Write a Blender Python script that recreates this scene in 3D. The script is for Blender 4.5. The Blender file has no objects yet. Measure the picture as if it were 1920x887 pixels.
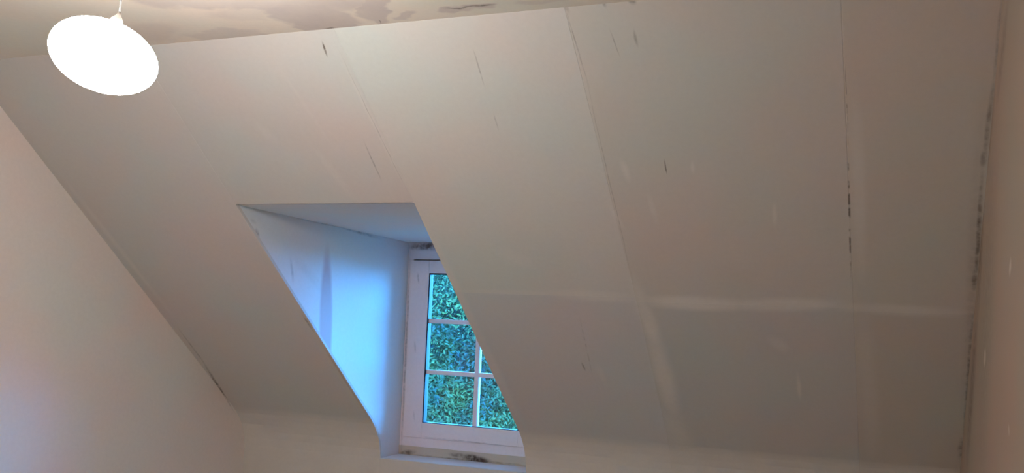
import bpy, bmesh, math, random
from mathutils import Vector, Matrix

C = bpy.context.scene.collection
random.seed(7)

# ---------------------------------------------------------------- camera
cd = bpy.data.cameras.new('camera'); cam = bpy.data.objects.new('camera', cd); C.objects.link(cam)
right = Vector((0.927483, 0.371731, 0.03989)); fwd = Vector((-0.373849, 0.923127, 0.08985)); up = Vector((-0.003424, -0.098247, 0.995156))
cam.matrix_world = Matrix(((right.x, up.x, -fwd.x, 0), (right.y, up.y, -fwd.y, 0), (right.z, up.z, -fwd.z, 1.6), (0, 0, 0, 1)))
cd.sensor_width = 36; cd.lens = 1778.858 / 1920 * 36; cd.clip_start = 0.02
bpy.context.scene.camera = cam

# ---------------------------------------------------------------- sky (blue dusk as a lamp-balanced camera sees it), exposure
SKY_COLOR = (0.075, 0.47, 1.3, 1); SKY_STRENGTH = 55.0
LAMP_COLOR = (1.0, 0.98, 0.97, 1); LAMP_STRENGTH = 88.0
w = bpy.data.worlds.new('sky'); bpy.context.scene.world = w; w.use_nodes = True
bgn = w.node_tree.nodes['Background']; bgn.inputs[0].default_value = SKY_COLOR
_nt = w.node_tree                        # dusk sky: bright towards the horizon all round, dimmer overhead, dark below it
_tc = _nt.nodes.new('ShaderNodeTexCoord'); _sx = _nt.nodes.new('ShaderNodeSeparateXYZ'); _nt.links.new(_tc.outputs['Generated'], _sx.inputs[0])
_r = _nt.nodes.new('ShaderNodeValToRGB'); _nt.links.new(_sx.outputs[2], _r.inputs[0])
_e = _r.color_ramp.elements; _e[0].position = 0.0; _e[0].color = (1, 1, 1, 1); _e[1].position = 1.0; _e[1].color = (0.18, 0.18, 0.18, 1)
_k = _e.new(0.25); _k.color = (0.85, 0.85, 0.85, 1); _k = _e.new(0.55); _k.color = (0.30, 0.30, 0.30, 1)
_m = _nt.nodes.new('ShaderNodeMath'); _m.operation = 'MULTIPLY'; _m.inputs[1].default_value = SKY_STRENGTH
_nt.links.new(_r.outputs[0], _m.inputs[0]); _nt.links.new(_m.outputs[0], bgn.inputs[1])
vs = bpy.context.scene.view_settings
vs.view_transform = 'Standard'; vs.look = 'None'; vs.gamma = 1; vs.use_curve_mapping = False; vs.exposure = 0.0

# ---------------------------------------------------------------- measures (metres)
H = 1.6
XL, XR = -2.9587, 0.2212                 # gable wall, near wall
D1, D2 = -2.1959, -1.4759                # dormer cheeks
YK, ZK = 3.8098, H - 0.4604              # foot of the slope
AL = 0.6789
ZC = H + 0.8086                          # ceiling
YTOP = 2.2370
ZD = H + 0.3813; ZW = H + 0.3658         # dormer ceiling, front and at the window
YW = 4.0874; ZS = H - 0.6481             # window plane, sill
YB = -1.3                                # wall behind the camera
SL = 2.0209                              # length of the slope

# profile of the lining: down the slope, round the bend, down the knee wall
prof = [(YTOP, ZC), (YK, ZK), (3.838, H - 0.487), (3.862, H - 0.515), (3.882, H - 0.544), (3.897, H - 0.575), (3.908, H - 0.610), (3.914, H - 0.648), (3.916, H - 0.70), (3.916, 0.0)]
cum = [0.0]
for a, b in zip(prof, prof[1:]): cum.append(cum[-1] + math.hypot(b[0] - a[0], b[1] - a[1]))
def P(s):
    s = max(0.0, min(cum[-1], s))
    for i in range(len(prof) - 1):
        if s <= cum[i + 1] + 1e-9:
            t = (s - cum[i]) / (cum[i + 1] - cum[i])
            return (prof[i][0] + (prof[i + 1][0] - prof[i][0]) * t, prof[i][1] + (prof[i + 1][1] - prof[i][1]) * t)
def N(s):                                 # away from the room
    e = 0.012; a = P(s - e); b = P(s + e); dy, dz = b[0] - a[0], b[1] - a[1]; l = math.hypot(dy, dz)
    return (-dz / l, dy / l)

# ---------------------------------------------------------------- where stains, filler and scratches sit on each surface
# (u, v, half length, half width, angle, strength, softness) in metres on the surface
S_FILL = [
    (-1.2556, 1.1219, 0.2195, 0.0172, -0.0035, 0.35, 0.7),
    (-0.9429, 1.1289, 0.2025, 0.031, 0.0549, 0.6, 0.7),
    (-0.6105, 1.1514, 0.2182, 0.0406, 0.0077, 0.95, 0.7),
    (-0.3295, 1.1454, 0.1963, 0.0362, -0.0678, 0.9, 0.7),
    (-0.0002, 1.1533, 0.2287, 0.0301, 0.0332, 0.6, 0.8),
    (-0.7849, 1.2409, 0.2293, 0.0341, 1.5025, 0.8, 0.8),
    (-0.7792, 1.5693, 0.2871, 0.0435, 1.568, 0.8, 0.8),
    (-0.7907, 1.9836, 0.2527, 0.0685, 1.5393, 0.5, 0.9),
    (-0.0913, 0.6775, 0.3575, 0.0234, 1.5667, 0.45, 0.8),
    (-0.0792, 1.588, 0.5211, 0.0389, 1.5417, 0.35, 0.9),
    (-1.465, 1.0669, 0.3365, 0.0261, 1.5379, 0.5, 0.8),
    (-1.4538, 1.598, 0.3719, 0.0233, 1.556, 0.45, 0.8),
    (-1.4873, 0.3736, 0.2933, 0.0103, 1.5361, 0.4, 0.9),
    (-1.7237, 0.5348, 0.1306, 0.0198, 1.3779, 0.3, 0.9),
    (-1.6986, 0.2663, 0.241, 0.009, 1.4352, 0.15, 0.9),
    (-0.5339, 0.5559, 0.0263, 0.0076, 1.6462, 0.6, 0.9),
    (-0.7325, 0.5645, 0.0477, 0.0134, 1.5056, 0.6, 0.9),
    (-0.3224, 0.7457, 0.0525, 0.009, 1.6338, 0.7, 0.9),
    (-0.3061, 1.5808, 0.0841, 0.009, 1.5865, 0.65, 0.9),
    (-0.3565, 1.3467, 0.0552, 0.0313, 0.9089, 0.4, 0.9),
    (-1.0197, 1.5714, 0.0711, 0.0162, 1.512, 0.4, 0.9),
    (-1.1816, 0.9464, 0.0832, 0.0426, 0.5196, 0.3, 0.9),
    (-0.7978, 0.7481, 0.0641, 0.0115, 1.3308, 0.5, 0.9),
    (-0.6775, 0.7155, 0.0724, 0.0119, 1.5321, 0.35, 0.9),
    (-2.9018, 0.9176, 0.4837, 0.0178, 1.556, 0.5, 0.9),
    (-2.1871, 0.9328, 0.2824, 0.0175, 1.5398, 0.5, 0.9),
    (-2.1562, 1.7152, 0.3544, 0.015, 1.6799, 0.35, 0.9),
    (-1.8959, 0.3647, 0.053, 0.0264, 1.1996, 0.3, 0.9),
]
S_GRIME = [
    (-1.5366, 0.0644, 0.0271, 0.0037, 1.7041, 1.0, 0.6),
    (-0.6123, 0.5504, 0.0298, 0.0024, 1.5893, 0.8, 0.7),
    (-0.7807, 0.1152, 0.1443, 0.0023, 1.5355, 0.4, 0.8),
    (-0.7888, 0.5991, 0.4365, 0.0021, 1.5983, 0.3, 0.8),
    (-0.6188, 0.1076, 0.0274, 0.005, 1.5317, 0.4, 0.9),
    (-0.7841, -0.0054, 0.0249, 0.0068, 1.3681, 0.6, 0.8),
    (-0.681, -0.0044, 0.0172, 0.0064, 1.426, 0.7, 0.8),
    (-0.6095, -0.0032, 0.0152, 0.0102, 1.1479, 0.8, 0.8),
    (-1.0788, 0.1684, 0.0638, 0.0025, 1.6086, 0.45, 0.8),
    (-1.4869, 0.3655, 0.2942, 0.002, 1.5495, 0.3, 0.8),
    (-1.5557, 0.4994, 0.081, 0.0032, 1.5921, 0.5, 0.8),
    (-0.6769, 0.1184, 0.0456, 0.0022, 1.4456, 0.35, 0.8),
    (-1.0794, 1.5335, 0.0247, 0.0047, 1.52, 0.6, 0.7),
    (-1.0846, 0.3632, 0.0324, 0.0026, 1.6147, 0.3, 0.8),
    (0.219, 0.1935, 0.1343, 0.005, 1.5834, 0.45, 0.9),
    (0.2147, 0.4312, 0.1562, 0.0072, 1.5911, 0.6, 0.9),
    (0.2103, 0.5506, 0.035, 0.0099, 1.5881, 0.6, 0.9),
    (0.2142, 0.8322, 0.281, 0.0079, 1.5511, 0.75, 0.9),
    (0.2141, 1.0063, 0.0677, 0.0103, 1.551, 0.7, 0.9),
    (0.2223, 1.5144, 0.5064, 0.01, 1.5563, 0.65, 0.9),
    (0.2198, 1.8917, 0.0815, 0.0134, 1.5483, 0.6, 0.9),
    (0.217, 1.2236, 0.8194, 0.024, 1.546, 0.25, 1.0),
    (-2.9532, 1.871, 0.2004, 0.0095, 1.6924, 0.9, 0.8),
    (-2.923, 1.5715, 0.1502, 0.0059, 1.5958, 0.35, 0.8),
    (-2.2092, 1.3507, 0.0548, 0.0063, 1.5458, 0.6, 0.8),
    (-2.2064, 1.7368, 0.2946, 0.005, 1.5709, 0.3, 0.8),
]
S_DASH = [
    (-0.1137, 0.331, 0.1094, 0.0019, 1.5623, 0.4, 0.7),
    (-0.1178, 0.742, 0.276, 0.0035, 1.5842, 0.75, 0.7),
    (-1.0424, 1.417, 0.17, 0.0031, 1.65, 0.2, 0.7),
]
C_PATCH = [
    (-1.474, 2.1343, 0.1037, 0.1091, 0.4498, 1.0, 0.25),
    (-1.542, 2.2133, 0.0339, 0.0292, 0.2559, 0.9, 0.3),
    (-1.2847, 2.1147, 0.0409, 0.1277, 0.4329, 1.0, 0.25),
    (-1.2079, 2.1938, 0.0364, 0.0282, -0.2165, 0.8, 0.4),
    (-1.0353, 2.191, 0.0576, 0.0261, -0.1016, 0.9, 0.4),
    (-1.3377, 2.2227, 0.02, 0.021, 0.0039, 0.9, 0.3),
    (-1.5729, 1.9524, 0.3112, 0.0915, 0.3377, 0.9, 0.3),
    (-1.8379, 2.2198, 0.1168, 0.0547, 0.1554, 0.55, 0.3),
    (-1.6522, 2.0682, 0.1034, 0.0474, 0.1671, 0.35, 0.5),
    (-1.3781, 2.0199, 0.0769, 0.0518, 1.2879, 0.6, 0.4),
    (-0.8256, 2.1901, 0.061, 0.0193, 0.0518, 0.5, 0.5),
    (-0.6477, 2.2022, 0.0729, 0.0263, 0.0375, 0.5, 0.5),
    (-2.0323, 2.1404, 0.0654, 0.1165, 0.9477, 0.4, 0.5),
]
C_DARK = [
    (-1.0218, 2.1857, 0.0382, 0.01, 0.0847, 0.8, 0.8),
    (-1.3329, 2.2145, 0.0251, 0.0044, 1.9067, 0.8, 0.7),
    (-1.4951, 2.2256, 0.0244, 0.0094, -0.1879, 0.6, 0.8),
]
K_GRIME = [
    (2.9018, 1.8898, 0.0231, 0.0122, -1.0864, 0.55, 0.8),
    (3.1344, 1.768, 0.0533, 0.0105, -1.2863, 0.3, 0.8),
    (2.8703, 1.9341, 0.022, 0.0088, -0.2838, 0.2, 0.9),
    (3.3371, 1.9755, 0.1934, 0.0056, -0.0002, 0.25, 0.9),
    (3.6298, 1.9688, 0.1878, 0.0097, -0.0544, 0.5, 0.9),
    (4.1059, 1.4421, 0.5301, 0.0245, -1.5543, 0.4, 0.9),
    (3.261, 1.7555, 0.198, 0.0268, -0.4978, 0.08, 0.9),
]
K_STRIPE = [
    (3.3958, 1.5697, 0.2779, 0.0461, -1.4982, 0.85, 0.4),
]
W_GRIME = [
    (-2.0964, 1.9497, 0.1214, 0.022, 0.0188, 0.9, 0.8),
    (-2.1859, 1.4409, 0.5107, 0.0073, -1.5635, 0.55, 0.9),
    (-1.8848, 0.973, 0.0476, 0.0123, -0.0508, 0.7, 0.8),
    (-1.7947, 0.9616, 0.0791, 0.0207, -0.0594, 1.0, 0.6),
    (-2.1534, 0.9593, 0.0502, 0.0149, 0.2217, 0.8, 0.8),
    (-1.8378, 0.9558, 0.3155, 0.0061, 0.0108, 0.55, 0.8),
    (-2.1332, 1.7928, 0.0282, 0.0058, -1.4051, 0.4, 0.8),
    (-2.1323, 1.462, 0.0304, 0.0057, -1.4134, 0.3, 0.8),
    (-2.1201, 1.1363, 0.0272, 0.0057, -1.4019, 0.25, 0.8),
    (-1.8204, 1.039, 0.2935, 0.0037, -0.0155, 0.3, 0.8),
]
L_GRIME = [
    (3.6991, 1.2339, 0.1745, 0.0061, -0.7752, 0.5, 0.8),
]
R_GRIME = [
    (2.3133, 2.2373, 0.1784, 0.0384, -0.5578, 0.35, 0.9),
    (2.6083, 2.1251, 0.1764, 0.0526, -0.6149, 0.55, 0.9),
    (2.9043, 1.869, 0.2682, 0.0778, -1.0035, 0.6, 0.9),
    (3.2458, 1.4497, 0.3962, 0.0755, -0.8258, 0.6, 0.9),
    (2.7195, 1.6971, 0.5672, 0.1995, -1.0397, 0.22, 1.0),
]
R_FILL = [
    (2.1902, 1.7558, 0.0168, 0.0265, -2.1812, 0.9, 0.8),
    (2.7917, 1.5578, 0.0236, 0.0456, -1.8868, 1.0, 0.8),
    (2.2364, 1.4191, 0.0167, 0.013, -2.794, 0.5, 0.8),
]


# ---------------------------------------------------------------- materials
def new_mat(name, rough=0.7, spec=0.3):
    m = bpy.data.materials.new(name); m.use_nodes = True; nt = m.node_tree
    b = nt.nodes['Principled BSDF']; b.inputs['Roughness'].default_value = rough; b.inputs['Specular IOR Level'].default_value = spec
    return m, nt, b
def nd(nt, t, **kw):
    n = nt.nodes.new(t)
    for k, v in kw.items(): setattr(n, k, v)
    return n
def math_n(nt, op, a, b=None, clamp=False):
    n = nd(nt, 'ShaderNodeMath', operation=op, use_clamp=clamp)
    for i, v in enumerate((a, b)):
        if v is None: continue
        if isinstance(v, (int, float)): n.inputs[i].default_value = v
        else: nt.links.new(v, n.inputs[i])
    return n.outputs[0]
def noise(nt, vec, scale, detail=3, rough=0.55):
    n = nd(nt, 'ShaderNodeTexNoise'); n.inputs['Scale'].default_value = scale; n.inputs['Detail'].default_value = detail; n.inputs['Roughness'].default_value = rough
    nt.links.new(vec, n.inputs['Vector']); return n
def maprange(nt, val, a, b, c=0.0, d=1.0, smooth=False):
    n = nd(nt, 'ShaderNodeMapRange'); n.interpolation_type = 'SMOOTHSTEP' if smooth else 'LINEAR'
    n.inputs['From Min'].default_value = a; n.inputs['From Max'].default_value = b; n.inputs['To Min'].default_value = c; n.inputs['To Max'].default_value = d
    nt.links.new(val, n.inputs['Value']); return n.outputs[0]
def mix(nt, fac, a, b, blend='MIX'):
    n = nd(nt, 'ShaderNodeMix', data_type='RGBA', blend_type=blend)
    for sock, v in ((n.inputs[0], fac), (n.inputs[6], a), (n.inputs[7], b)):
        if isinstance(v, (int, float)): sock.default_value = v
        elif isinstance(v, tuple): sock.default_value = v if len(v) == 4 else (*v, 1)
        else: nt.links.new(v, sock)
    return n.outputs[2]
def surf_uv(nt, wobble=0.012, scale=9.0):
    uv = nd(nt, 'ShaderNodeUVMap').outputs[0]
    n = noise(nt, uv, scale, 3)
    sub = nd(nt, 'ShaderNodeVectorMath', operation='SUBTRACT'); nt.links.new(n.outputs['Color'], sub.inputs[0]); sub.inputs[1].default_value = (0.5, 0.5, 0.5)
    sc = nd(nt, 'ShaderNodeVectorMath', operation='SCALE'); nt.links.new(sub.outputs[0], sc.inputs[0]); sc.inputs['Scale'].default_value = wobble
    ad = nd(nt, 'ShaderNodeVectorMath', operation='ADD'); nt.links.new(uv, ad.inputs[0]); nt.links.new(sc.outputs[0], ad.inputs[1])
    fl = nd(nt, 'ShaderNodeVectorMath', operation='MULTIPLY'); nt.links.new(ad.outputs[0], fl.inputs[0]); fl.inputs[1].default_value = (1, 1, 0)
    return uv, fl.outputs[0]
def marks(nt, vec, lst):
    acc = None
    for (u, v, hl, hw, ang, st, soft) in lst:
        mp = nd(nt, 'ShaderNodeMapping', vector_type='TEXTURE'); nt.links.new(vec, mp.inputs[0])
        mp.inputs['Location'].default_value = (u, v, 0); mp.inputs['Rotation'].default_value = (0, 0, ang); mp.inputs['Scale'].default_value = (hl, max(hw, 0.0008), 1)
        ln = nd(nt, 'ShaderNodeVectorMath', operation='LENGTH'); nt.links.new(mp.outputs[0], ln.inputs[0])
        r = maprange(nt, ln.outputs['Value'], 1.25, 1.25 - 1.25 * soft, 0.0, st, True)
        acc = r if acc is None else math_n(nt, 'MAXIMUM', acc, r)
    return acc

def plaster(name, base, fill_col, grime_col=(0.10, 0.07, 0.045), fills=(), grimes=(), dashes=(), knee=False, tone=False, wob=0.012, wsc=9.0, hue=0.35, bump=0.25, patch=None, extra=None):
    m, nt, b = new_mat(name, 0.62, 0.25)
    uv, vec = surf_uv(nt, wob, wsc)
    big = noise(nt, uv, 1.7, 3).outputs['Fac']; fine = noise(nt, uv, 60, 4, 0.7).outputs['Fac']; mid = noise(nt, uv, 7, 4).outputs['Fac']
    warm = tuple(c * k for c, k in zip(base, (1.06, 0.97, 0.93))); cool = tuple(c * k for c, k in zip(base, (0.95, 1.02, 1.0)))
    col = mix(nt, maprange(nt, big, 0.35, 0.65), warm, cool)
    if tone:
        oi = nd(nt, 'ShaderNodeObjectInfo'); col = mix(nt, 1.0, col, oi.outputs['Color'], 'MULTIPLY')
    fm = marks(nt, vec, fills) if fills else None
    if knee:
        sep = nd(nt, 'ShaderNodeSeparateXYZ'); nt.links.new(vec, sep.inputs[0])
        k = maprange(nt, sep.outputs[1], SL - 0.02, SL + 0.05, 0, 0.8, True)
        fm = math_n(nt, 'MAXIMUM', fm, k) if fm is not None else k
    if fm is not None:
        fmn = math_n(nt, 'MULTIPLY', fm, maprange(nt, mid, 0.3, 0.6, 0.65, 1.0), True)
        col = mix(nt, fmn, col, fill_col)
    if patch:
        pm = marks(nt, vec, patch[0]); col = mix(nt, math_n(nt, 'MULTIPLY', pm, maprange(nt, mid, 0.3, 0.6, 0.7, 1.0), True), col, patch[1])
    if extra:
        em = marks(nt, vec, extra[0]); col = mix(nt, em, col, extra[1])
    if grimes:
        gm = marks(nt, vec, grimes); gm = math_n(nt, 'MULTIPLY', gm, maprange(nt, noise(nt, uv, 38, 3).outputs['Fac'], 0.35, 0.6, 0.35, 1.0), True)
        col = mix(nt, gm, col, grime_col)
    if dashes:
        dm = marks(nt, uv, dashes); dm = math_n(nt, 'MULTIPLY', dm, maprange(nt, noise(nt, uv, 24, 2).outputs['Fac'], 0.44, 0.56), True)
        col = mix(nt, dm, col, grime_col)
    col = mix(nt, maprange(nt, fine, 0.2, 0.8, 0.0, 0.10), col, (0.30, 0.26, 0.23))
    nt.links.new(col, b.inputs['Base Color'])
    h = math_n(nt, 'ADD', math_n(nt, 'MULTIPLY', mid, 1.0), math_n(nt, 'MULTIPLY', fine, 0.05))
    if fm is not None: h = math_n(nt, 'ADD', h, math_n(nt, 'MULTIPLY', fm, 0.5))
    bp = nd(nt, 'ShaderNodeBump'); bp.inputs['Strength'].default_value = bump; bp.inputs['Distance'].default_value = 0.004
    nt.links.new(h, bp.inputs['Height']); nt.links.new(bp.outputs[0], b.inputs['Normal'])
    return m

GREY = (0.63, 0.59, 0.545)
M_slope = plaster('grey skimmed board', GREY, (0.74, 0.68, 0.60), fills=S_FILL, grimes=S_GRIME, dashes=S_DASH, knee=True, tone=True, wob=0.008, wsc=11.0)
M_ceil = plaster('patchy cream plaster', (0.80, 0.71, 0.60), (0.6, 0.5, 0.4), grimes=C_DARK, patch=(C_PATCH, (0.62, 0.525, 0.46)), wob=0.16, wsc=8.0)
M_left = plaster('gable plaster', (0.86, 0.775, 0.72), (0.6, 0.5, 0.42), grimes=L_GRIME)
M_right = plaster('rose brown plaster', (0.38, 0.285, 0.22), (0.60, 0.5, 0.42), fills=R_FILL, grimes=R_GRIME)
M_cheek = plaster('white dormer plaster', (0.80, 0.79, 0.78), (0.6, 0.5, 0.45), grime_col=(0.13, 0.10, 0.09), grimes=K_GRIME, extra=(K_STRIPE, (0.58, 0.37, 0.36)), wob=0.004)
M_dceil = plaster('dormer ceiling plaster', (0.78, 0.76, 0.75), (0.5, 0.5, 0.5))
M_win = plaster('white painted joinery', (0.95, 0.85, 0.86), (0.6, 0.55, 0.5), grime_col=(0.11, 0.065, 0.04), grimes=W_GRIME, wob=0.008, bump=0.08)
M_pack = plaster('bare timber strip', (0.66, 0.55, 0.43), (0.6, 0.55, 0.5), grime_col=(0.07, 0.04, 0.025), grimes=W_GRIME, wob=0.012, bump=0.3)
M_plain = plaster('plain plaster', (0.84, 0.80, 0.76), (0.5, 0.45, 0.4))
M_filler = plaster('soft filler', (0.60, 0.53, 0.44), (0.6, 0.53, 0.44))

def simple(name, col, rough=0.5, var=0.2, scale=12):
    m, nt, b = new_mat(name, rough)
    tc = nd(nt, 'ShaderNodeTexCoord'); n = noise(nt, tc.outputs['Object'], scale)
    nt.links.new(mix(nt, maprange(nt, n.outputs['Fac'], 0.3, 0.7), tuple(c * (1 - var) for c in col), col), b.inputs['Base Color'])
    return m
M_floor = simple('pale floor', (0.80, 0.75, 0.70))  # unseen floor, coloured pale so that it bounces more lamp light
M_plastic = simple('white plastic', (0.75, 0.72, 0.68), 0.35, 0.05)
M_cord = simple('grey cord', (0.10, 0.095, 0.09), 0.5, 0.05)
M_holder = simple('dull cream lamp holder', (0.16, 0.14, 0.12), 0.5, 0.05)
M_reveal = simple('dark reveal strip', (0.022, 0.026, 0.03), 0.5)
M_bark = simple('bark', (0.12, 0.10, 0.08), 0.9, 0.4)
M_grass = simple('meadow grass', (0.09, 0.16, 0.06), 0.9, 0.5, 2)
M_roof = simple('dark roof slate', (0.10, 0.10, 0.11), 0.8)

def leaf_mat():
    m, nt, b = new_mat('tree leaves', 0.7, 0.12)
    tc = nd(nt, 'ShaderNodeTexCoord')
    a = noise(nt, tc.outputs['Object'], 2.4, 4).outputs['Fac']; c = noise(nt, tc.outputs['Object'], 14, 2).outputs['Fac']
    col = mix(nt, maprange(nt, a, 0.38, 0.62), (0.02, 0.032, 0.034), (0.11, 0.115, 0.028))
    col = mix(nt, maprange(nt, c, 0.35, 0.65, 0, 0.6), col, (0.04, 0.095, 0.045))
    nt.links.new(col, b.inputs['Base Color'])
    tr = nd(nt, 'ShaderNodeBsdfTranslucent'); nt.links.new(col, tr.inputs[0])
    ms = nd(nt, 'ShaderNodeMixShader'); ms.inputs[0].default_value = 0.4
    nt.links.new(b.outputs[0], ms.inputs[1]); nt.links.new(tr.outputs[0], ms.inputs[2])
    nt.links.new(ms.outputs[0], nt.nodes['Material Output'].inputs[0])
    return m
M_leaf = leaf_mat()
def glass_mat():
    m = bpy.data.materials.new('window glass'); m.use_nodes = True; nt = m.node_tree; nt.nodes.clear()
    o = nd(nt, 'ShaderNodeOutputMaterial'); t = nd(nt, 'ShaderNodeBsdfTransparent'); t.inputs[0].default_value = (0.96, 0.98, 0.98, 1)
    g = nd(nt, 'ShaderNodeBsdfGlossy'); g.inputs['Roughness'].default_value = 0.03
    f = nd(nt, 'ShaderNodeFresnel'); f.inputs[0].default_value = 1.45
    ms = nd(nt, 'ShaderNodeMixShader'); nt.links.new(f.outputs[0], ms.inputs[0]); nt.links.new(t.outputs[0], ms.inputs[1]); nt.links.new(g.outputs[0], ms.inputs[2])
    nt.links.new(ms.outputs[0], o.inputs[0]); return m
M_glass = glass_mat()
def lamp_mat():
    m = bpy.data.materials.new('lamp glow'); m.use_nodes = True; nt = m.node_tree; nt.nodes.clear()
    o = nd(nt, 'ShaderNodeOutputMaterial'); e = nd(nt, 'ShaderNodeEmission'); e.inputs[0].default_value = LAMP_COLOR; e.inputs[1].default_value = LAMP_STRENGTH
    nt.links.new(e.outputs[0], o.inputs[0]); return m
M_lamp = lamp_mat()

# ---------------------------------------------------------------- mesh helpers
def link(name, bm, mat, parent=None, smooth=False):
    me = bpy.data.meshes.new(name); bmesh.ops.recalc_face_normals(bm, faces=bm.faces); bm.to_mesh(me); bm.free()
    me.materials.append(mat)
    if smooth:
        for p in me.polygons: p.use_smooth = True
    o = bpy.data.objects.new(name, me); C.objects.link(o)
    if parent: o.parent = parent
    return o
def set_uv(bm, f):
    l = bm.loops.layers.uv.verify()
    for face in bm.faces:
        for lp in face.loops: lp[l].uv = f(lp.vert.co)
XY = lambda c: (c.x, c.y)
YZ = lambda c: (c.y, c.z)
XZ = lambda c: (c.x, c.z)
def add_box(bm, x0, x1, y0, y1, z0, z1, bev=0.0):
    t = bmesh.new(); vs_ = [t.verts.new((x, y, z)) for x in (x0, x1) for y in (y0, y1) for z in (z0, z1)]
    for f in ((0, 1, 3, 2), (4, 6, 7, 5), (0, 4, 5, 1), (2, 3, 7, 6), (0, 2, 6, 4), (1, 5, 7, 3)): t.faces.new([vs_[i] for i in f])
    if bev: bmesh.ops.bevel(t, geom=t.edges[:], offset=bev, segments=2, affect='EDGES', profile=0.5)
    me = bpy.data.meshes.new('t'); t.to_mesh(me); t.free(); bm.from_mesh(me); bpy.data.meshes.remove(me)
def box(name, mat, dims, parent=None, uv=XZ, bev=0.0):
    bm = bmesh.new(); add_box(bm, *dims, bev); set_uv(bm, uv); return link(name, bm, mat, parent)
def prism(name, mat, poly, axis, a, b, parent=None, uv=YZ):     # poly in the two other axes, extruded along axis
    bm = bmesh.new()
    def mk(t, p): return {'x': (t, p[0], p[1]), 'y': (p[0], t, p[1]), 'z': (p[0], p[1], t)}[axis]
    va = [bm.verts.new(mk(a, p)) for p in poly]; vb = [bm.verts.new(mk(b, p)) for p in poly]
    bm.faces.new(va); bm.faces.new(vb[::-1])
    for i in range(len(poly)): j = (i + 1) % len(poly); bm.faces.new((va[i], va[j], vb[j], vb[i]))
    bmesh.ops.recalc_face_normals(bm, faces=bm.faces); set_uv(bm, uv); return link(name, bm, mat, parent)
def structure(o): o['kind'] = 'structure'; return o
def empty(name, loc=(0, 0, 0)):
    o = bpy.data.objects.new(name, None); o.location = loc; C.objects.link(o); return o
def tag(o, label, cat, group=None):
    o['label'] = label; o['category'] = cat
    if group: o['group'] = group
    return o

def board(name, mat, uL, uR, s0, s1, parent, t=0.012, tone=(1, 1, 1), dz0=None, nx=8, uL_f=None, uR_f=None):
    """one lining board that follows the profile between s0 and s1"""
    fl = uL_f or (lambda s: uL); fr = uR_f or (lambda s: uR)
    ss = sorted({round(v, 5) for v in [s0, s1, s0 + 0.0015, s1 - 0.0015] + [c for c in cum if s0 < c < s1] + [s0 + (s1 - s0) * k / 10 for k in range(11)]})
    bm = bmesh.new(); uvl = {}
    rows = []
    for back in (0, 1):
        g = []
        for s in ss:
            y, z = P(s); n = N(s); r = []
            for i in range(nx + 3):
                a, b = fl(s), fr(s); c_ = min(0.0015, (b - a) * 0.1)
                u = a if i == 0 else b if i == nx + 2 else a + c_ + (b - a - 2 * c_) * (i - 1) / nx
                ed = 0.0006 if (not back and (i in (0, nx + 2) or s in (ss[0], ss[-1]))) else 0
                v = bm.verts.new((u, y + n[0] * (t * back + ed), z + n[1] * (t * back + ed))); uvl[v] = (u, s); r.append(v)
            g.append(r)
        rows.append(g)
    n_ = len(ss); nx += 2
    for b, g in enumerate(rows):
        for j in range(n_ - 1):
            for i in range(nx): bm.faces.new((g[j][i], g[j][i + 1], g[j + 1][i + 1], g[j + 1][i]))
    F, B = rows
    for j in range(n_ - 1):
        for i in (0, nx): bm.faces.new((F[j][i], F[j + 1][i], B[j + 1][i], B[j][i]))
    for i in range(nx):
        for j in (0, n_ - 1): bm.faces.new((F[j][i], F[j][i + 1], B[j][i + 1], B[j][i]))
    l = bm.loops.layers.uv.verify()
    for f in bm.faces:
        for lp in f.loops: lp[l].uv = uvl[lp.vert]
    o = link(name, bm, mat, parent); o.color = (*tone, 1)
    return o

# ---------------------------------------------------------------- the sloping wall and its boards
def XB(s): return -0.7858 - 0.0125 * s - 0.0052 * s * s          # the long joint leans a little
def SH(u): return 1.140 + 0.03 * (u + 0.8)
XCJ = -0.117
s_of_z = lambda z: (ZC - z) / math.sin(AL)
SD = s_of_z(ZD); SE = cum[-1]
sill_s = next(cum[i] + (cum[i + 1] - cum[i]) * (prof[i][1] - ZS) / (prof[i][1] - prof[i + 1][1]) for i in range(len(prof) - 1) if prof[i][1] >= ZS >= prof[i + 1][1])
G = 0.0
# backing (rafters and battens, closed) behind the boards: left and right of the dormer, above it and below it
def backing(name, u0, u1, s0, s1, parent=None):
    return board(name, M_slope, u0, u1, s0, s1, parent, t=0.08, nx=1)
slope = structure(empty('wall_slope', (0, 0, 0)))
bk = []
for u0, u1, s0, s1 in ((XL - 0.12, D1 - 0.07, 0, SE), (D2 + 0.07, XR + 0.1, 0, SE), (D1 - 0.07, D2 + 0.07, 0, SD - 0.08), (D1 - 0.07, D2 + 0.07, sill_s + 0.03, SE)):
    ss_obj = backing('backing', u0, u1, s0, s1, slope); ss_obj.data.transform(Matrix.Translation((0, 0.0128 * math.sin(AL), 0.0128 * math.cos(AL))))

board('plaster_board', M_slope, XL - 0.05, D1, 0, SE, slope, tone=(1.02, 1.0, 1.0))
board('plaster_board', M_slope, D1 + G, D2 - G, 0, SD, slope, tone=(1.0, 0.99, 0.99))
board('plaster_board', M_slope, D1 + G, D2 - G, sill_s, SE, slope, tone=(1, 1, 1))
board('plaster_board', M_slope, D2, 0, 0, SH(-1.14) - G, slope, tone=(1.03, 1.04, 1.03), uR_f=lambda s: XB(s) - G)
board('plaster_board', M_slope, D2, 0, SH(-1.14) + G, SE, slope, tone=(0.97, 0.99, 1.04), uR_f=lambda s: XB(s) - G)
board('plaster_board', M_slope, 0, XCJ - G, 0, SH(-.4) - G, slope, tone=(0.97, 0.95, 0.92), uL_f=lambda s: XB(s) + G)
board('plaster_board', M_slope, 0, XCJ - G, SH(-.4) + G, SE, slope, tone=(0.91, 0.92, 0.93), uL_f=lambda s: XB(s) + G)
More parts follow.
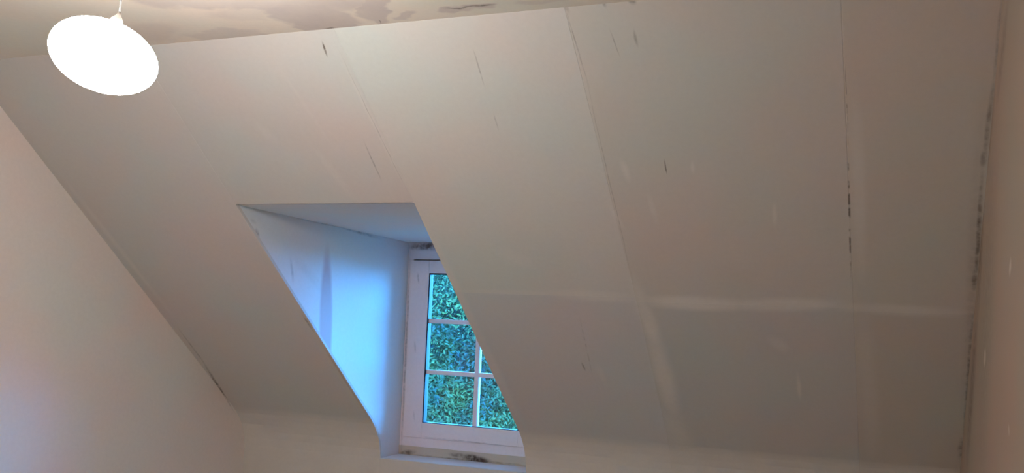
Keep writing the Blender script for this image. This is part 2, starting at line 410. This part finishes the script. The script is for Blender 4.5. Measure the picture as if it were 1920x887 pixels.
board('plaster_board', M_slope, XCJ + G, XR + 0.05, 0, SH(0.05) - G, slope, tone=(0.95, 0.90, 0.84))
board('plaster_board', M_slope, XCJ + G, XR + 0.05, SH(0.05) + G, SE, slope, tone=(0.90, 0.86, 0.81))

# ---------------------------------------------------------------- room shell
E_ = 0.1
outer = [(YB, 0), (YB, ZC), (YTOP + 0.02, ZC), (YK + 0.02, ZK), (3.93, H - 0.6), (3.93, 0)]
bm = bmesh.new()
def wl_x(z): return XL + (0.0158 * max(0, z - ZK) if z > ZK else 0.0)
def left_wall():
    bm = bmesh.new(); zs = [0, ZK - 0.19, ZK - 0.1, ZK, (ZK + ZC) / 2, ZC + 0.05]
    ys = [YB - E_, 4.2]
    g = [[[bm.verts.new((wl_x(z) if k == 0 else XL - 0.14, y, z)) for z in zs] for y in ys] for k in (0, 1)]
    for k in (0, 1):
        for j in range(len(zs) - 1): bm.faces.new((g[k][0][j], g[k][1][j], g[k][1][j + 1], g[k][0][j + 1]))
    for e in (0, 1):
        for j in range(len(zs) - 1): bm.faces.new((g[0][e][j], g[1][e][j], g[1][e][j + 1], g[0][e][j + 1]))
    for j in (0, len(zs) - 1): bm.faces.new((g[0][0][j], g[0][1][j], g[1][1][j], g[1][0][j]))
    set_uv(bm, YZ); return link('wall_left', bm, M_left)
structure(left_wall())
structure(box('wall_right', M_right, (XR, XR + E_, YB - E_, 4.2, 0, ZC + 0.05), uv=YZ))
structure(box('wall_back', M_plain, (XL - 0.14, XR + E_, YB - E_, YB, 0, ZC + 0.05), uv=XZ))
structure(box('floor', M_floor, (XL - 0.14, XR + E_, YB - E_, 4.2, -0.1, 0), uv=XY))
structure(box('ceiling', M_ceil, (XL - 0.14, XR + E_, YB - E_, YTOP + 0.09, ZC, ZC + 0.09), uv=XY))

# ---------------------------------------------------------------- dormer
dormer = structure(empty('wall_dormer'))
def yslope(z): return YTOP + (ZC - z) / math.tan(AL)
# cheeks: polygons in y,z between the lining and the window wall
foot = [(y, z) for (y, z) in prof[1:] if z > ZS + 0.001]
ch = [(yslope(ZD) + 0.0125 / math.sin(AL), ZD)] + [(y + 0.0121 * N(s)[0], z + 0.0121 * N(s)[1]) for (y, z), s in zip(prof[1:], cum[1:]) if z > ZS + 0.001] + [(3.9282, ZS), (YW + 0.06, ZS), (YW + 0.06, ZW)]
chb = [(yslope(ZD) + 0.002, ZD + 0.03)] + [(y + 0.003, z) for y, z in foot] + [(3.918, ZS - 0.03), (YW + 0.12, ZS - 0.03), (YW + 0.12, ZW + 0.03)]
prism('cheek', M_cheek, ch, 'x', D1 - 0.06, D1 + 0.0, dormer)
prism('cheek', M_cheek, ch, 'x', D2 - 0.0, D2 + 0.06, dormer)
prism('dormer_ceiling', M_dceil, [(yslope(ZD) + 0.0125 / math.sin(AL), ZD), (yslope(ZD) + 0.0125 / math.sin(AL) - 0.035, ZD + 0.04), (yslope(ZD) + 0.09, ZD + 0.09), (YW + 0.12, ZW + 0.06), (YW + 0.12, ZW)], 'x', D1 - 0.06, D2 + 0.06, dormer, uv=XY)
# sill with a rounded nose
nose = [(3.9165, ZS - 0.03)] + [(3.9165 + 0.008 - 0.008 * math.cos(a), ZS - 0.008 + 0.008 * math.sin(a)) for a in (0, .4, .8, 1.2, 1.57)] + [(YW + 0.06, ZS), (YW + 0.06, ZS - 0.03)]
prism('sill', M_cheek, nose, 'x', D1 - 0.02, D2 + 0.02, dormer, uv=YZ)
# weathering outside of the dormer: a small pitched hood over the window
prism('dormer_roof', M_roof, [(2.8, ZD + 0.07), (2.8, ZD + 0.22), (YW + 0.2, ZD + 0.10), (YW + 0.2, ZD + 0.07)], 'x', D1 - 0.15, D2 + 0.15, dormer)
# outer wall under the window
box('outer_wall', M_plain, (XL - 0.14, XR + E_, 4.2, 4.3, 0, ZS - 0.03), dormer)

# ---------------------------------------------------------------- window
win = structure(empty('window_1', ((D1 + D2) / 2, YW, ZS)))
def wbox(name, mat, d, bev=0.0, parent=None):
    o = box(name, mat, d, parent or win, XZ, bev); 
    if parent is None: o.matrix_parent_inverse = Matrix.Translation(-win.location)
    return o
GL, GR = -2.0775, -1.5855           # sash opening
GB, GT = H - 0.4925, H + 0.219
MV = -1.8095; M1 = H - 0.0103; M2 = H - 0.2527
FO = D1 + 0.018; FR = D2 - 0.018
ZFB, ZFT = 0.993, 1.905
# outer frame
for d in ((D1, FO + 0.012, YW + 0.004, YW + 0.06, ZFB, ZW), (FR - 0.012, D2, YW + 0.004, YW + 0.06, ZFB, ZW), (FO, FR, YW + 0.003, YW + 0.06, ZFT - 0.02, ZW), (FO, FR, YW + 0.003, YW + 0.06, ZFB, 1.040)):
    wbox('frame', M_win, d, 0.0015)
sash = empty('sash', (0, 0, 0)); sash.parent = win; sash.matrix_parent_inverse = Matrix.Translation(-win.location)
sx0, sx1, sz0, sz1 = FO + 0.004, FR - 0.004, 1.0365, ZFT - 0.026
def sbox(name, mat, d, bev=0.0): return box(name, mat, d, sash, XZ, bev)
sbox('stile', M_win, (sx0, GL, YW - 0.004, YW + 0.036, sz0, sz1), 0.002)
sbox('stile', M_win, (GR, sx1, YW - 0.004, YW + 0.036, sz0, sz1), 0.002)
sbox('rail', M_win, (GL, GR, YW - 0.004, YW + 0.036, GT, sz1), 0.002)
sbox('rail', M_win, (GL, GR, YW - 0.004, YW + 0.036, sz0, GB), 0.002)
for d in ((GL, GL + 0.006, GB, GT), (GR - 0.006, GR, GB, GT), (GL, GR, GB, GB + 0.003), (GL, GR, GT - 0.006, GT)):
    sbox('reveal_strip', M_reveal, (d[0], d[1], YW + 0.001, YW + 0.0345, d[2], d[3]), 0.0)  # dark strips added over the sash reveal to keep it dark
xs = [GL, MV, GR]; zs_ = [GB, M2, M1, GT]; bw = 0.0115
sbox('glazing_bar', M_win, (MV - bw, MV + bw, YW + 0.006, YW + 0.036, GB, GT), 0.004)
for z in (M1, M2): sbox('glazing_bar', M_win, (GL, GR, YW + 0.008, YW + 0.034, z - bw * 0.92, z + bw * 0.92), 0.004)
for i in range(2):
    for j in range(3): sbox('pane', M_glass, (xs[i] + 0.003, xs[i + 1] - 0.003, YW + 0.020, YW + 0.024, zs_[j] + 0.003, zs_[j + 1] - 0.003))
# rough gap above the frame and bare packing strip below it
wbox('packing_strip', M_pack, (D1, D2, YW + 0.001, YW + 0.05, ZS, ZFB + 0.001), 0.001)
wbox('packing_strip', M_pack, (D1, D2, YW + 0.006, YW + 0.05, ZW - 0.03, ZW + 0.002), 0.001)
for d in ((FO, FO + 0.03, ZFB, ZFT), (FR - 0.03, FR, ZFB, ZFT), (FO, FR, ZFT - 0.05, ZFT), (FO, FR, ZFB, 1.06)):
    wbox('frame_stop', M_win, (d[0], d[1], YW + 0.0365, YW + 0.062, d[2], d[3]))
hd = bmesh.new(); add_box(hd, GR + 0.03, GR + 0.05, YW - 0.03, YW - 0.004, 1.40, 1.46, 0.003); add_box(hd, GR + 0.034, GR + 0.046, YW - 0.04, YW - 0.028, 1.33, 1.45, 0.003); set_uv(hd, XZ)
h_ = link('handle', hd, M_plastic, sash)

# ---------------------------------------------------------------- pendant lamp
def lathe(name, mat, pts, parent, mw, seg=32):
    bm = bmesh.new(); rings = []
    for r, z in pts:
        rings.append([bm.verts.new(mw @ Vector((r * math.cos(2 * math.pi * k / seg), r * math.sin(2 * math.pi * k / seg), z))) for k in range(seg)])
    for a, b in zip(rings, rings[1:]):
        for k in range(seg): bm.faces.new((a[k], a[(k + 1) % seg], b[(k + 1) % seg], b[k]))
    for rg in (rings[0], rings[-1]):
        bm.faces.new(rg)
    bmesh.ops.recalc_face_normals(bm, faces=bm.faces)
    set_uv(bm, XZ); return link(name, bm, mat, parent, True)
LD = 1.93
LC = Vector((-0.7734, 0.7446, 0.2621)) * LD + Vector((0, 0, H))
A_, B_ = 98.0 / 1778.858 * LD, 68.0 / 1778.858 * LD           # half width, half height of the globe, sized to take in the bulb's glare
lamp = empty('pendant_lamp', LC); tag(lamp, 'glowing lamp, bulb and glare as one flattened white globe, hanging on a thin cord from the ceiling', 'lamp')
# it hangs askew: its axis leans sideways towards the right
axis = (up * math.cos(math.radians(20)) + right * math.sin(math.radians(20))).normalized()
q = Vector((0, 0, 1)).rotation_difference(axis).to_matrix().to_4x4()
pts = [(A_ * math.sin(math.pi * k / 24), B_ * math.cos(math.pi * k / 24)) for k in range(1, 24)]
lathe('globe', M_lamp, pts, lamp, q)
hz = B_ - 0.004
lathe('lamp_holder', M_holder, [(0.012, hz), (0.0125, hz + 0.002), (0.0125, hz + 0.008), (0.009, hz + 0.013), (0.005, hz + 0.018), (0.003, hz + 0.024)], lamp, q, 20)
top = axis * (hz + 0.022)
cordpts = []
ceil_p = Vector((top.x + 0.004, top.y, ZC - LC.z))
for k in range(9):
    t = k / 8; p = top.lerp(ceil_p, t); p = p + axis * 0.012 * t * (1 - t) * 3; cordpts.append(p)
cu = bpy.data.curves.new('cord', 'CURVE'); cu.dimensions = '3D'; cu.bevel_depth = 0.002; cu.bevel_resolution = 3
sp = cu.splines.new('POLY'); sp.points.add(len(cordpts) - 1)
for i, p in enumerate(cordpts): sp.points[i].co = (*p, 1)
tmp = bpy.data.objects.new('cord_curve', cu); C.objects.link(tmp)
me = bpy.data.meshes.new_from_object(tmp.evaluated_get(bpy.context.evaluated_depsgraph_get())); me.materials.clear(); me.materials.append(M_cord)
bpy.data.objects.remove(tmp); co = bpy.data.objects.new('cord', me); C.objects.link(co); co.parent = lamp
lathe('ceiling_rose', M_plastic, [(0.04, ceil_p.z), (0.04, ceil_p.z - 0.01), (0.03, ceil_p.z - 0.022), (0.008, ceil_p.z - 0.028), (0.005, ceil_p.z - 0.034)], lamp, Matrix.Translation((ceil_p.x, ceil_p.y, 0)), 24)

# ---------------------------------------------------------------- outside
structure(box('ground', M_grass, (-60, 40, 4.4, 70, -3.1, -3.0), uv=XY))
def tree(x, y, rx, ry, z0, z1, n, label, seed, ls=1.0):
    rnd = random.Random(seed)
    t = empty('broadleaf_tree', (x, y, -3.0)); tag(t, label, 'tree')
    verts, faces = [], []
    nb = 130
    blobs = []
    for _ in range(nb):
        a = rnd.uniform(0, 2 * math.pi); h = rnd.random(); pr = math.sin(math.pi * (0.12 + 0.8 * h)) ** 0.6; rr = math.sqrt(rnd.uniform(0.0, 1))
        blobs.append((rx * pr * rr * math.cos(a), ry * pr * rr * math.sin(a), z0 + 3 + (z1 - z0) * h, rnd.uniform(0.35, 0.6)))
    for i in range(n):
        bx, by, bz, br = blobs[rnd.randrange(nb)]
        d = Vector((rnd.gauss(0, 1), rnd.gauss(0, 1), rnd.gauss(0, 1))).normalized() * br * rnd.uniform(0.75, 1.0)
        c = Vector((bx, by, bz)) + d * 1.0
        nrm = (d.normalized() + Vector((rnd.gauss(0, .6), rnd.gauss(0, .6), rnd.gauss(0, .6) + 0.5))).normalized()
        s = rnd.uniform(0.014, 0.028) * ls
        u = nrm.orthogonal().normalized(); u.rotate(Matrix.Rotation(rnd.uniform(0, 6.28), 3, nrm)); v = nrm.cross(u)
        k = len(verts)
        verts += [c - u * s * 1.3, c - v * s * 0.5 + nrm * s * .15, c + u * s * 1.3, c + v * s * 0.5 + nrm * s * .15]
        faces.append((k, k + 1, k + 2, k + 3))
    me = bpy.data.meshes.new('foliage'); me.from_pydata([tuple(v) for v in verts], [], faces); me.materials.append(M_leaf)
    f = bpy.data.objects.new('foliage', me); C.objects.link(f); f.parent = t; f['kind'] = 'stuff'
    pts = [(0.26, 0), (0.19, 0.5), (0.16, (z0 + 3) * 0.6), (0.12, z0 + 3 + (z1 - z0) * 0.5), (0.04, z0 + 3 + (z1 - z0) * 0.85)]
    lathe('trunk', M_bark, pts, t, Matrix.Identity(4), 12)
    for k in range(5):
        a = rnd.uniform(0, 6.28); hh = z0 + 3 + (z1 - z0) * rnd.uniform(0.05, 0.5); L = rx * 0.7
        dr = Vector((math.cos(a), math.sin(a), 0.7)).normalized()
        lathe('branch', M_bark, [(0.06, 0), (0.045, L * 0.5), (0.015, L)], t, Matrix.Translation((0, 0, hh)) @ Vector((0, 0, 1)).rotation_difference(dr).to_matrix().to_4x4(), 8)
# beyond the window; the view through the glass falls on these crowns
tree(-5.1, 11.0, 1.9, 1.2, -2.3, 2.7, 170000, 'leafy green tree close outside the window, its crown filling the panes', 1, 1.05)
tree(-7.4, 16.5, 3.6, 1.6, -2.6, 3.2, 90000, 'darker tree farther off, showing through gaps in the nearer crown', 3, 4.0)
bpy.context.view_layer.update()
